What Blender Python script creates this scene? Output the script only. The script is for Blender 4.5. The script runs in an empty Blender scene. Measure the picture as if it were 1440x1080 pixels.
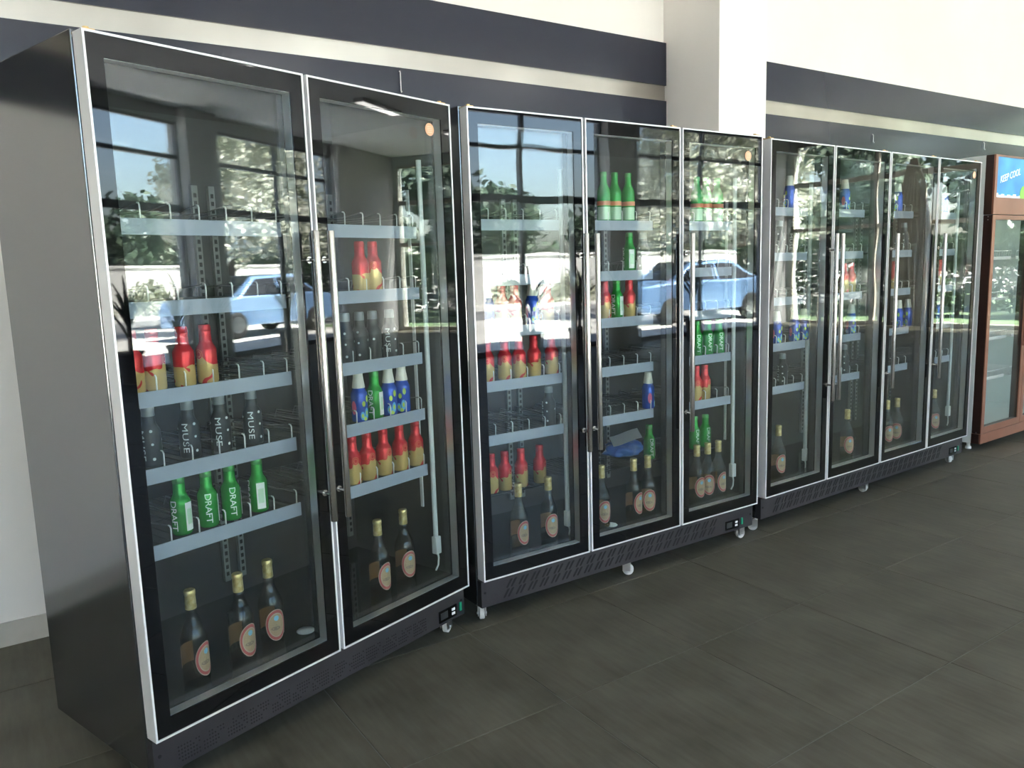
import bpy, bmesh, math, random
from mathutils import Vector, Matrix
random.seed(7)
PI = math.pi
R = math.radians
scene = bpy.context.scene
COL = scene.collection

# ------------------------------------------------------------------ camera
F_PX, YAW, PITCH, ROLL = 1104.1, R(33.67), R(8.37), R(-1.80)
CAM = Vector((-1.47554, -2.44817, 1.37422))
_fw = Vector((math.sin(YAW) * math.cos(PITCH), math.cos(YAW) * math.cos(PITCH), -math.sin(PITCH)))
_r0 = Vector((math.cos(YAW), -math.sin(YAW), 0))
_u0 = _r0.cross(_fw)
_rt = _r0 * math.cos(ROLL) + _u0 * math.sin(ROLL)
_up = _r0 * -math.sin(ROLL) + _u0 * math.cos(ROLL)
cd = bpy.data.cameras.new('camera')
cd.sensor_fit = 'HORIZONTAL'
cd.sensor_width = 36.0
cd.lens = 36.0 * F_PX / 1440.0
cd.clip_start = 0.05
cd.clip_end = 300
cam = bpy.data.objects.new('camera', cd)
COL.objects.link(cam)
cam.matrix_world = Matrix((( _rt.x, _up.x, -_fw.x, CAM.x), (_rt.y, _up.y, -_fw.y, CAM.y), (_rt.z, _up.z, -_fw.z, CAM.z), (0, 0, 0, 1)))
scene.camera = cam

# ------------------------------------------------------------------ world, sun, exposure
world = bpy.data.worlds.new('world')
scene.world = world
world.use_nodes = True
wn = world.node_tree.nodes
wl = world.node_tree.links
sky = wn.new('ShaderNodeTexSky')
sky.sky_type = 'NISHITA'
sky.sun_disc = False
sky.sun_elevation = R(48)
sky.sun_rotation = R(20)
sky.dust_density = 3.0
sky.air_density = 1.0
sky.ozone_density = 1.0
wn['Background'].inputs['Strength'].default_value = 0.36
wl.new(sky.outputs[0], wn['Background'].inputs['Color'])

sd = bpy.data.lights.new('sun', 'SUN')
sd.energy = 22.0
sd.angle = R(0.6)
sd.color = (1.0, 0.95, 0.88)
sun = bpy.data.objects.new('sun', sd)
COL.objects.link(sun)
sun.rotation_euler = Vector((0.25, 0.42, 0.87)).to_track_quat('Z', 'Y').to_euler()

vs = scene.view_settings
vs.view_transform = 'Standard'
vs.look = 'None'
vs.gamma = 1.0
vs.use_curve_mapping = False
vs.exposure = 2.55
scene.cycles.use_denoising = True
scene.cycles.max_bounces = 10
scene.cycles.diffuse_bounces = 5
scene.cycles.glossy_bounces = 5
scene.cycles.transparent_max_bounces = 28
scene.cycles.caustics_reflective = False
scene.cycles.caustics_refractive = False
scene.cycles.sample_clamp_indirect = 6.0

# window-wall plane of the shop front, opposite the coolers
YS = -8.0
XL, XR = -4.5, 14.0          # room ends
YW = 1.02                    # back wall
ZC = 4.0                     # ceiling


# ------------------------------------------------------------------ materials
MATS = {}


def mat(name, color=(0.8, 0.8, 0.8), rough=0.5, metal=0.0, spec=0.5, emit=None, estr=0.0, coat=0.0):
    m = bpy.data.materials.new(name)
    m.use_nodes = True
    b = m.node_tree.nodes['Principled BSDF']
    b.inputs['Base Color'].default_value = (*color, 1)
    b.inputs['Roughness'].default_value = rough
    b.inputs['Metallic'].default_value = metal
    b.inputs['Specular IOR Level'].default_value = spec
    if coat:
        b.inputs['Coat Weight'].default_value = coat
        b.inputs['Coat Roughness'].default_value = 0.03
    if emit:
        b.inputs['Emission Color'].default_value = (*emit, 1)
        b.inputs['Emission Strength'].default_value = estr
    MATS[name] = m
    return m


def noise_tint(m, c1, c2, scale=8.0, detail=4.0, space='Object', stretch=(1, 1, 1), bump=0.0, lo=0.35, hi=0.65):
    nt = m.node_tree
    b = nt.nodes['Principled BSDF']
    tc = nt.nodes.new('ShaderNodeTexCoord')
    mp = nt.nodes.new('ShaderNodeMapping')
    mp.inputs['Scale'].default_value = stretch
    nz = nt.nodes.new('ShaderNodeTexNoise')
    nz.inputs['Scale'].default_value = scale
    nz.inputs['Detail'].default_value = detail
    cr = nt.nodes.new('ShaderNodeValToRGB')
    cr.color_ramp.elements[0].position = lo
    cr.color_ramp.elements[0].color = (*c1, 1)
    cr.color_ramp.elements[1].position = hi
    cr.color_ramp.elements[1].color = (*c2, 1)
    nt.links.new(tc.outputs[space], mp.inputs['Vector'])
    nt.links.new(mp.outputs[0], nz.inputs['Vector'])
    nt.links.new(nz.outputs['Fac'], cr.inputs['Fac'])
    nt.links.new(cr.outputs[0], b.inputs['Base Color'])
    if bump:
        bp = nt.nodes.new('ShaderNodeBump')
        bp.inputs['Strength'].default_value = bump
        bp.inputs['Distance'].default_value = 0.002
        nt.links.new(nz.outputs['Fac'], bp.inputs['Height'])
        nt.links.new(bp.outputs[0], b.inputs['Normal'])
    return m


def sheet_glass(name, tint=(0.95, 0.97, 0.965), f0=0.04, gain=1.0, wave=0.0, wscale=2.0, rough=0.0):
    """thin clear sheet: straight-through transmission plus a mirror reflection that grows towards grazing"""
    m = bpy.data.materials.new(name)
    m.use_nodes = True
    nt = m.node_tree
    nt.nodes.clear()
    out = nt.nodes.new('ShaderNodeOutputMaterial')
    mix = nt.nodes.new('ShaderNodeMixShader')
    tr = nt.nodes.new('ShaderNodeBsdfTransparent')
    tr.inputs['Color'].default_value = (*tint, 1)
    gl = nt.nodes.new('ShaderNodeBsdfGlossy')
    gl.inputs['Roughness'].default_value = rough
    lw = nt.nodes.new('ShaderNodeLayerWeight')
    lw.inputs['Blend'].default_value = 0.5
    pw = nt.nodes.new('ShaderNodeMath')
    pw.operation = 'POWER'
    pw.inputs[1].default_value = 5.0
    ma = nt.nodes.new('ShaderNodeMath')
    ma.operation = 'MULTIPLY_ADD'
    ma.inputs[1].default_value = (1 - f0) * gain
    ma.inputs[2].default_value = f0 * gain
    ma.use_clamp = True
    L = nt.links.new
    L(lw.outputs['Facing'], pw.inputs[0])
    L(pw.outputs[0], ma.inputs[0])
    L(ma.outputs[0], mix.inputs['Fac'])
    L(tr.outputs[0], mix.inputs[1])
    L(gl.outputs[0], mix.inputs[2])
    L(mix.outputs[0], out.inputs['Surface'])
    if wave:
        tc = nt.nodes.new('ShaderNodeTexCoord')
        nz = nt.nodes.new('ShaderNodeTexNoise')
        nz.inputs['Scale'].default_value = wscale
        nz.inputs['Detail'].default_value = 1.0
        bp = nt.nodes.new('ShaderNodeBump')
        bp.inputs['Strength'].default_value = 1.0
        bp.inputs['Distance'].default_value = wave
        L(tc.outputs['Object'], nz.inputs['Vector'])
        L(nz.outputs['Fac'], bp.inputs['Height'])
        L(bp.outputs[0], gl.inputs['Normal'])
    MATS[name] = m
    return m


noise_tint(mat('wall_paint', rough=0.7), (0.74, 0.715, 0.67), (0.78, 0.755, 0.71), 1.2)
noise_tint(mat('column_paint', rough=0.65), (0.80, 0.765, 0.715), (0.84, 0.805, 0.76), 1.2)
mat('ceiling_paint', (0.76, 0.78, 0.82), 0.8)
mat('dark_panel', (0.020, 0.023, 0.036), 0.16, 0, 0.5)
noise_tint(mat('steel_strip', rough=0.28, metal=1.0), (0.40, 0.37, 0.325), (0.54, 0.51, 0.45), 1.3, 3.0, stretch=(1, 1, 0.05))
noise_tint(mat('baseboard_tile', rough=0.35), (0.40, 0.385, 0.33), (0.47, 0.45, 0.40), 6)
mat('grout', (0.13, 0.13, 0.12), 0.7)
m = mat('floor_tile', rough=0.5, spec=0.16)
nt = m.node_tree
b = nt.nodes['Principled BSDF']
tc = nt.nodes.new('ShaderNodeTexCoord')
n1 = nt.nodes.new('ShaderNodeTexNoise'); n1.inputs['Scale'].default_value = 4.5; n1.inputs['Detail'].default_value = 7
n2 = nt.nodes.new('ShaderNodeTexNoise'); n2.inputs['Scale'].default_value = 60; n2.inputs['Detail'].default_value = 3
mp = nt.nodes.new('ShaderNodeMapping'); mp.inputs['Scale'].default_value = (1.0, 0.12, 1)
oi = nt.nodes.new('ShaderNodeObjectInfo')
va = nt.nodes.new('ShaderNodeVectorMath'); va.operation = 'ADD'
ad = nt.nodes.new('ShaderNodeMath'); ad.operation = 'MULTIPLY_ADD'; ad.inputs[1].default_value = 0.45
cr = nt.nodes.new('ShaderNodeValToRGB')
cr.color_ramp.elements[0].position = 0.40; cr.color_ramp.elements[0].color = (0.060, 0.056, 0.040, 1)
cr.color_ramp.elements[1].position = 0.98; cr.color_ramp.elements[1].color = (0.124, 0.116, 0.088, 1)
L = nt.links.new
L(tc.outputs['Object'], va.inputs[0]); L(oi.outputs['Random'], va.inputs[1])
L(va.outputs[0], n1.inputs['Vector']); L(va.outputs[0], mp.inputs['Vector']); L(mp.outputs[0], n2.inputs['Vector'])
L(n2.outputs['Fac'], ad.inputs[0]); L(n1.outputs['Fac'], ad.inputs[2]); L(ad.outputs[0], cr.inputs['Fac'])
L(cr.outputs[0], b.inputs['Base Color'])
rr = nt.nodes.new('ShaderNodeMapRange'); rr.inputs['To Min'].default_value = 0.38; rr.inputs['To Max'].default_value = 0.56
L(n1.outputs['Fac'], rr.inputs['Value']); L(rr.outputs[0], b.inputs['Roughness'])

mat('cabinet_black', (0.016, 0.017, 0.017), 0.14, 0, 0.5)
MATS['cabinet_black'].node_tree.nodes['Principled BSDF'].inputs['IOR'].default_value = 2.6
noise_tint(mat('liner_black', rough=0.42), (0.007, 0.009, 0.0095), (0.011, 0.0135, 0.014), 3)
mat('deck_black', (0.008, 0.009, 0.010), 0.03, 0, 0.5)
MATS['deck_black'].node_tree.nodes['Principled BSDF'].inputs['IOR'].default_value = 2.3
mat('door_border', (0.0025, 0.0025, 0.003), 0.02, 0, 0.5)
mat('gasket', (0.01, 0.01, 0.01), 0.6)
mat('aluminium', (0.78, 0.77, 0.76), 0.30, 1.0)
mat('bright_trim', (0.80, 0.80, 0.80), 0.35, 0.3)
mat('brushed_steel', (0.66, 0.63, 0.58), 0.24, 1.0)
mat('spacer_metal', (0.62, 0.63, 0.62), 0.35, 0.9)
mat('wire', (0.80, 0.80, 0.79), 0.3, 0.35)
mat('wire_grey', (0.13, 0.13, 0.13), 0.35, 0.5)
mat('standard_steel', (0.20, 0.21, 0.205), 0.4, 0.5)
mat('wire_black', (0.018, 0.018, 0.02), 0.35, 0.3)
noise_tint(mat('price_strip', rough=0.38), (0.30, 0.335, 0.41), (0.34, 0.375, 0.45), 2.5)
noise_tint(mat('kick_grey', rough=0.42, metal=0.55), (0.040, 0.037, 0.041), (0.056, 0.052, 0.056), 5)
mat('hole_black', (0.004, 0.004, 0.004), 0.8)
mat('caster_white', (0.60, 0.58, 0.54), 0.45)
mat('caster_steel', (0.66, 0.66, 0.66), 0.3, 1.0)
mat('tube_white', (0.66, 0.68, 0.67), 0.4)
mat('plastic_white', (0.72, 0.72, 0.70), 0.4)
mat('brass', (0.62, 0.42, 0.18), 0.35, 1.0)
mat('sticker_orange', (0.80, 0.42, 0.24), 0.4)
mat('sticker_print', (0.86, 0.60, 0.42), 0.4)
mat('switch_green', (0.01, 0.26, 0.14), 0.3)
sheet_glass('door_glass', f0=0.045, gain=1.0)
sheet_glass('door_glass_wavy', f0=0.05, gain=1.0, wave=0.0012, wscale=2.6)
sheet_glass('door_glass_inner', f0=0.04, gain=0.9)
sheet_glass('window_glass', tint=(0.96, 0.98, 0.98), f0=0.04)
sheet_glass('bottle_glass', tint=(0.80, 0.79, 0.74), f0=0.05, gain=1.1, rough=0.02)
sheet_glass('beer', tint=(0.72, 0.58, 0.36), f0=0.02, gain=0.5)
noise_tint(mat('gold_foil', rough=0.32, metal=0.65), (0.72, 0.53, 0.20), (0.92, 0.76, 0.40), 90, 2)
mat('label_cream', (0.40, 0.28, 0.165), 0.5)
mat('label_white', (0.46, 0.34, 0.27), 0.5)
mat('label_red', (0.40, 0.07, 0.065), 0.45)
mat('label_blue', (0.20, 0.46, 0.66), 0.45)
mat('label_back', (0.46, 0.25, 0.13), 0.6)
mat('label_dark', (0.25, 0.17, 0.12), 0.5)
mat('can_green', (0.012, 0.30, 0.035), 0.27, 0.35)
mat('can_green_tall', (0.03, 0.36, 0.06), 0.25, 0.2)
mat('can_blue', (0.012, 0.075, 0.46), 0.25, 0.3)
mat('can_black', (0.025, 0.028, 0.030), 0.38, 0.3)
mat('can_grey_neck', (0.28, 0.30, 0.31), 0.35, 0.4)
mat('can_red', (0.62, 0.018, 0.028), 0.24, 0.35)
mat('can_emblem', (0.60, 0.16, 0.07), 0.3, 0.4)
mat('can_gold', (0.66, 0.46, 0.16), 0.3, 0.4)
mat('cap_cream', (0.78, 0.74, 0.64), 0.35)
mat('cap_green', (0.10, 0.42, 0.12), 0.25, 0.4)
mat('print_white', (0.80, 0.82, 0.80), 0.45)
mat('print_highlight_green', (0.52, 0.72, 0.52), 0.4, 0.2)
mat('print_lime', (0.42, 0.60, 0.06), 0.4)
mat('print_cyan', (0.08, 0.40, 0.72), 0.4)
mat('print_orange', (0.75, 0.25, 0.12), 0.4)
mat('print_pink', (0.62, 0.08, 0.20), 0.4)
noise_tint(mat('bag_blue', rough=0.3), (0.04, 0.12, 0.42), (0.08, 0.20, 0.55), 6)
mat('paper_white', (0.66, 0.66, 0.68), 0.6)
# red can with a wavy gold lower half and red blots
m = mat('can_red_gold', rough=0.24, metal=0.35)
nt = m.node_tree; b = nt.nodes['Principled BSDF']; L = nt.links.new
tc = nt.nodes.new('ShaderNodeTexCoord'); sx = nt.nodes.new('ShaderNodeSeparateXYZ')
nz = nt.nodes.new('ShaderNodeTexNoise'); nz.inputs['Scale'].default_value = 15; nz.inputs['Detail'].default_value = 1
ma = nt.nodes.new('ShaderNodeMath'); ma.operation = 'MULTIPLY_ADD'; ma.inputs[1].default_value = 0.085
cr = nt.nodes.new('ShaderNodeValToRGB'); cr.color_ramp.interpolation = 'CONSTANT'
e = cr.color_ramp.elements
e[0].position = 0.0; e[0].color = (0.66, 0.46, 0.17, 1)
e[1].position = 0.101; e[1].color = (0.64, 0.016, 0.028, 1)
n3 = nt.nodes.new('ShaderNodeTexNoise'); n3.inputs['Scale'].default_value = 30; n3.inputs['Detail'].default_value = 0
gt = nt.nodes.new('ShaderNodeMath'); gt.operation = 'GREATER_THAN'; gt.inputs[1].default_value = 0.64
mx = nt.nodes.new('ShaderNodeMixRGB'); mx.inputs['Color2'].default_value = (0.60, 0.03, 0.03, 1)
L(tc.outputs['Object'], sx.inputs[0]); L(tc.outputs['Object'], nz.inputs['Vector']); L(tc.outputs['Object'], n3.inputs['Vector'])
L(nz.outputs['Fac'], ma.inputs[0]); L(sx.outputs['Z'], ma.inputs[2]); L(ma.outputs[0], cr.inputs['Fac'])
L(n3.outputs['Fac'], gt.inputs[0]); L(gt.outputs[0], mx.inputs['Fac']); L(cr.outputs[0], mx.inputs['Color1']); L(mx.outputs[0], b.inputs['Base Color'])

noise_tint(mat('brown_frame', rough=0.32, metal=0.35), (0.27, 0.115, 0.073), (0.34, 0.155, 0.102), 2.5)
mat('dark_brown', (0.035, 0.016, 0.012), 0.3)
mat('cooler_grey', (0.58, 0.62, 0.60), 0.35)
noise_tint(mat('liner_white', rough=0.5), (0.60, 0.66, 0.63), (0.66, 0.71, 0.68), 2)
mat('sign_text', (0.72, 0.82, 0.90), 0.4, emit=(0.55, 0.72, 0.85), estr=0.12)
mat('sign_text_edge', (0.06, 0.16, 0.32), 0.4)
mat('lemon', (0.62, 0.66, 0.10), 0.4, emit=(0.62, 0.66, 0.08), estr=0.08)
mat('lime', (0.20, 0.50, 0.06), 0.4, emit=(0.2, 0.5, 0.05), estr=0.08)
mat('ice_white', (0.75, 0.85, 0.9), 0.3, emit=(0.7, 0.85, 0.95), estr=0.08)
# lightbox sheet: cyan-blue print, lit from behind
m = mat('sign_blue', rough=0.3)
nt = m.node_tree; b = nt.nodes['Principled BSDF']; L = nt.links.new
tc = nt.nodes.new('ShaderNodeTexCoord'); nz = nt.nodes.new('ShaderNodeTexNoise'); nz.inputs['Scale'].default_value = 4
cr = nt.nodes.new('ShaderNodeValToRGB')
cr.color_ramp.elements[0].color = (0.015, 0.20, 0.48, 1); cr.color_ramp.elements[0].position = 0.35
cr.color_ramp.elements[1].color = (0.06, 0.36, 0.64, 1); cr.color_ramp.elements[1].position = 0.7
L(tc.outputs['Object'], nz.inputs['Vector']); L(nz.outputs['Fac'], cr.inputs['Fac']); L(cr.outputs[0], b.inputs['Base Color'])
L(cr.outputs[0], b.inputs['Emission Color']); b.inputs['Emission Strength'].default_value = 0.08

mat('mullion_grey', (0.10, 0.105, 0.11), 0.4, 0.3)
mat('pillar_paint', (0.42, 0.42, 0.42), 0.7)
mat('lamp_diffuser', (0.9, 0.9, 0.9), 0.5, emit=(1.0, 0.97, 0.92), estr=3.0)
mat('lamp_body', (0.6, 0.6, 0.6), 0.4)
noise_tint(mat('pavement', rough=0.8), (0.46, 0.45, 0.42), (0.58, 0.56, 0.52), 0.8)
noise_tint(mat('asphalt', rough=0.85), (0.16, 0.16, 0.16), (0.22, 0.22, 0.22), 2)
noise_tint(mat('render_white', rough=0.8), (0.52, 0.52, 0.50), (0.62, 0.62, 0.60), 0.6)
mat('bark', (0.10, 0.08, 0.06), 0.9)
noise_tint(mat('leaf_sunlit', rough=0.5), (0.18, 0.21, 0.13), (0.74, 0.74, 0.64), 1.6)  # whiter than real leaves: overexposed sunlight put into the colour
noise_tint(mat('leaf_mid', rough=0.55), (0.06, 0.10, 0.06), (0.20, 0.27, 0.18), 1.2)
noise_tint(mat('grass', rough=0.8), (0.05, 0.09, 0.035), (0.09, 0.14, 0.06), 2)
noise_tint(mat('leaf_dark', rough=0.5), (0.03, 0.06, 0.035), (0.08, 0.12, 0.07), 1.5)
noise_tint(mat('leaf_blade', rough=0.4), (0.02, 0.05, 0.02), (0.08, 0.13, 0.04), 8)
mat('pot_clay', (0.30, 0.28, 0.26), 0.6)
mat('car_paint', (0.20, 0.34, 0.58), 0.18, 0.3, coat=0.8)
mat('car_glass', (0.01, 0.012, 0.015), 0.04)
mat('tyre', (0.012, 0.012, 0.012), 0.8)
mat('hub', (0.55, 0.55, 0.56), 0.3, 1.0)
mat('banner_red', (0.60, 0.03, 0.04), 0.6)
noise_tint(mat('partition_grey', rough=0.5), (0.50, 0.56, 0.53), (0.56, 0.62, 0.59), 0.8)
noise_tint(mat('curtain', rough=0.9), (0.46, 0.42, 0.35), (0.58, 0.54, 0.46), 3)


# ------------------------------------------------------------------ mesh helpers
class MB:
    def __init__(s):
        s.v = []; s.f = []; s.mi = []

    def add(s, vs, fs, mi=0):
        o = len(s.v)
        s.v += [tuple(p) for p in vs]
        s.f += [tuple(o + i for i in f) for f in fs]
        s.mi += [mi] * len(fs)

    def box(s, x0, x1, y0, y1, z0, z1, mi=0):
        s.add([(x0, y0, z0), (x1, y0, z0), (x1, y1, z0), (x0, y1, z0), (x0, y0, z1), (x1, y0, z1), (x1, y1, z1), (x0, y1, z1)],
              [(0, 3, 2, 1), (4, 5, 6, 7), (0, 1, 5, 4), (1, 2, 6, 5), (2, 3, 7, 6), (3, 0, 4, 7)], mi)
        return s

    def frame(s, x0, x1, z0, z1, l, r, b, t, y0, y1, mi=0):
        """rectangular ring in the xz plane"""
        s.box(x0, x0 + l, y0, y1, z0, z1, mi); s.box(x1 - r, x1, y0, y1, z0, z1, mi)
        s.box(x0 + l, x1 - r, y0, y1, z0, z0 + b, mi); s.box(x0 + l, x1 - r, y0, y1, z1 - t, z1, mi)
        return s

    def tube(s, pts, r, n=8, mi=0, cap=True):
        pts = [Vector(p) for p in pts]
        rings = []
        rad = r if isinstance(r, (list, tuple)) else [r] * len(pts)
        ref = None
        for i, p in enumerate(pts):
            a = pts[max(i - 1, 0)]; c = pts[min(i + 1, len(pts) - 1)]
            d = (c - a).normalized()
            if ref is None:
                ref = Vector((0, 0, 1)) if abs(d.z) < 0.9 else Vector((1, 0, 0))
            x = d.cross(ref).normalized(); y = x.cross(d).normalized()
            ref = y if abs(y.dot(d)) < 0.9 else ref
            rings.append([p + (x * math.cos(2 * PI * k / n) + y * math.sin(2 * PI * k / n)) * rad[i] for k in range(n)])
        vs = [q for g in rings for q in g]
        fs = []
        for i in range(len(pts) - 1):
            for k in range(n):
                fs.append((i * n + k, i * n + (k + 1) % n, (i + 1) * n + (k + 1) % n, (i + 1) * n + k))
        if cap:
            fs.append(tuple(range(n - 1, -1, -1)))
            fs.append(tuple((len(pts) - 1) * n + k for k in range(n)))
        s.add(vs, fs, mi)
        return s

    def lathe(s, prof, n=24, mi=0, c=(0, 0, 0), axis='z', mis=None):
        vs = []; fs = []; ms = []
        for (r, z) in prof:
            for k in range(n):
                a = 2 * PI * k / n
                p = (r * math.cos(a), r * math.sin(a), z)
                if axis == 'y': p = (p[0], p[2], p[1])
                if axis == 'x': p = (p[2], p[0], p[1])
                vs.append((p[0] + c[0], p[1] + c[1], p[2] + c[2]))
        o = len(s.v)
        s.v += vs
        for i in range(len(prof) - 1):
            for k in range(n):
                q = (i * n + k, i * n + (k + 1) % n, (i + 1) * n + (k + 1) % n, (i + 1) * n + k)
                if axis == 'y': q = q[::-1]
                s.f.append(tuple(o + t for t in q)); s.mi.append(mis[i] if mis else mi)
        for ring, flip in ((0, True), (len(prof) - 1, False)):
            if prof[ring][0] > 1e-5:
                q = [o + ring * n + k for k in range(n)]
                if flip != (axis == 'y'): q = q[::-1]
                s.f.append(tuple(q)); s.mi.append((mis[0 if ring == 0 else -1]) if mis else mi)
        return s

    def mesh(s, name, mats, smooth=False, auto=None):
        me = bpy.data.meshes.new(name)
        me.from_pydata(s.v, [], s.f)
        for m in (mats if isinstance(mats, (list, tuple)) else [mats]):
            me.materials.append(MATS[m])
        me.polygons.foreach_set('material_index', s.mi)
        if smooth:
            me.polygons.foreach_set('use_smooth', [True] * len(s.f))
            if auto:
                me.set_sharp_from_angle(angle=auto)
        me.update()
        return me

    def build(s, name, mats, parent=None, smooth=False, auto=None, loc=(0, 0, 0), rot=None):
        return link(name, s.mesh(name, mats, smooth, auto), parent, loc, rot)


def link(name, me, parent=None, loc=(0, 0, 0), rot=None):
    o = bpy.data.objects.new(name, me)
    COL.objects.link(o)
    o.location = loc
    if rot: o.rotation_euler = rot
    if parent: o.parent = parent
    return o


def tag(o, label=None, cat=None, group=None, kind=None):
    if label: o['label'] = label
    if cat: o['category'] = cat
    if group: o['group'] = group
    if kind: o['kind'] = kind
    return o


def empty(name, loc, rz=0.0, label=None, cat=None, group=None, kind=None):
    o = bpy.data.objects.new(name, None)
    COL.objects.link(o)
    o.empty_display_size = 0.1
    o.location = loc
    o.rotation_euler = (0, 0, rz)
    return tag(o, label, cat, group, kind)


def copy_tree(o, parent=None):
    c = o.copy()
    COL.objects.link(c)
    c.parent = parent
    for ch in list(o.children):
        copy_tree(ch, c)
    return c


def bevel_box(name, x0, x1, y0, y1, z0, z1, bev, m, parent=None, seg=2):
    bm = bmesh.new()
    bmesh.ops.create_cube(bm, size=1.0)
    for v in bm.verts:
        v.co = Vector(((x0 + x1) / 2 + v.co.x * (x1 - x0), (y0 + y1) / 2 + v.co.y * (y1 - y0), (z0 + z1) / 2 + v.co.z * (z1 - z0)))
    bmesh.ops.bevel(bm, geom=bm.edges[:], offset=bev, segments=seg, affect='EDGES', profile=0.5)
    me = bpy.data.meshes.new(name)
    bm.to_mesh(me); bm.free()
    me.materials.append(MATS[m])
    return link(name, me, parent)


def text_mesh(txt, size, spacing=1.0, extrude=0.0):
    cu = bpy.data.curves.new('lettering', 'FONT')
    cu.body = txt
    cu.size = size
    cu.space_character = spacing
    cu.align_x = 'CENTER'; cu.align_y = 'CENTER'
    cu.resolution_u = 3
    cu.extrude = extrude
    ob = bpy.data.objects.new('lettering', cu)
    COL.objects.link(ob)
    dg = bpy.context.evaluated_depsgraph_get()
    dg.update()
    me = bpy.data.meshes.new_from_object(ob.evaluated_get(dg))
    bpy.data.objects.remove(ob)
    bpy.data.curves.remove(cu)
    return me


def wrapped_text(name, txt, size, r, z_mid, m, sx=1.0, sy=1.0, spacing=1.0, ang0=0.0):
    """lettering that runs down a cylinder of radius r, its letters turned a quarter"""
    me = text_mesh(txt, size, spacing)
    bm = bmesh.new(); bm.from_mesh(me)
    for v in bm.verts:
        v.co.x *= sx; v.co.y *= sy
    ys = [v.co.y for v in bm.verts]
    y0, y1 = min(ys), max(ys)
    for k in range(1, 6):
        bmesh.ops.bisect_plane(bm, geom=bm.verts[:] + bm.edges[:] + bm.faces[:], plane_co=(0, y0 + (y1 - y0) * k / 6, 0), plane_no=(0, 1, 0))
    for v in bm.verts:
        a = v.co.y / r + ang0
        v.co = Vector((r * math.sin(a), -r * math.cos(a), z_mid - v.co.x))
    bmesh.ops.recalc_face_normals(bm, faces=bm.faces[:])
    me2 = bpy.data.meshes.new(name)
    bm.to_mesh(me2); bm.free()
    bpy.data.meshes.remove(me)
    me2.materials.clear()
    me2.materials.append(MATS[m])
    return me2


def patch(mb, r, a0, a1, z0, z1, na=6, nz=1, mi=0):
    """rectangular sticker on a cylinder, angle 0 faces -y"""
    vs = []; fs = []
    for j in range(nz + 1):
        for i in range(na + 1):
            a = a0 + (a1 - a0) * i / na
            vs.append((r * math.sin(a), -r * math.cos(a), z0 + (z1 - z0) * j / nz))
    for j in range(nz):
        for i in range(na):
            k = j * (na + 1) + i
            fs.append((k, k + 1, k + na + 2, k + na + 1))
    mb.add(vs, fs, mi)


def oval(mb, r, ac, zc, ra, rz, rings, n=24):
    """oval sticker on a cylinder; rings = [(outer fraction, material index)] from the rim inwards"""
    fr = [1.0] + [x[0] for x in rings]
    vs = []
    for t in fr:
        for k in range(n):
            p = 2 * PI * k / n
            a = ac + ra * t * math.cos(p) / r
            vs.append((r * math.sin(a), -r * math.cos(a), zc + rz * t * math.sin(p)))
    for j in range(len(rings)):
        fs = []
        for k in range(n):
            fs.append((j * n + k, j * n + (k + 1) % n, (j + 1) * n + (k + 1) % n, (j + 1) * n + k))
        mb.add(vs, fs, rings[j][1])


# ------------------------------------------------------------------ the room
TS = 0.598
TX0, TY0 = -0.066, 0.020
fl = MB().box(XL - 0.2, XR + 0.2, YS - 0.2, YW + 0.2, -0.06, -0.0022).build('floor', 'grout')
tag(fl, kind='structure')
g = 0.0016
tile_me = None
bm = bmesh.new()
bmesh.ops.create_cube(bm, size=1.0)
for v in bm.verts:
    v.co = Vector((v.co.x * (TS - 2 * g), v.co.y * (TS - 2 * g), v.co.z * 0.02 - 0.01))
bmesh.ops.bevel(bm, geom=[e for e in bm.edges if all(v.co.z > -0.005 for v in e.verts)], offset=0.0012, segments=1, affect='EDGES')
tile_me = bpy.data.meshes.new('tile'); bm.to_mesh(tile_me); bm.free()
tile_me.materials.append(MATS['floor_tile'])
rest = MB()
i0 = math.floor((XL - TX0) / TS); i1 = math.ceil((XR - TX0) / TS)
j0 = math.floor((YS - TY0) / TS); j1 = math.ceil((YW - TY0) / TS)
for i in range(i0, i1):
    for j in range(j0, j1):
        xa, xb = TX0 + i * TS, TX0 + (i + 1) * TS
        ya, yb = TY0 + j * TS, TY0 + (j + 1) * TS
        if -2.3 < xa and xb < 7.0 and ya > -2.7 and yb < YW:
            link('tile', tile_me, fl, ((xa + xb) / 2, (ya + yb) / 2, 0), (0, 0, random.choice((0, PI))))
        else:
            xa2, xb2, ya2, yb2 = max(xa, XL), min(xb, XR), max(ya, YS), min(yb, YW)
            if xb2 - xa2 > 0.02 and yb2 - ya2 > 0.02:
                rest.box(xa2 + g, xb2 - g, ya2 + g, yb2 - g, -0.02, 0)
tag(rest.build('tile_field', 'floor_tile', fl), kind='stuff')

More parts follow.
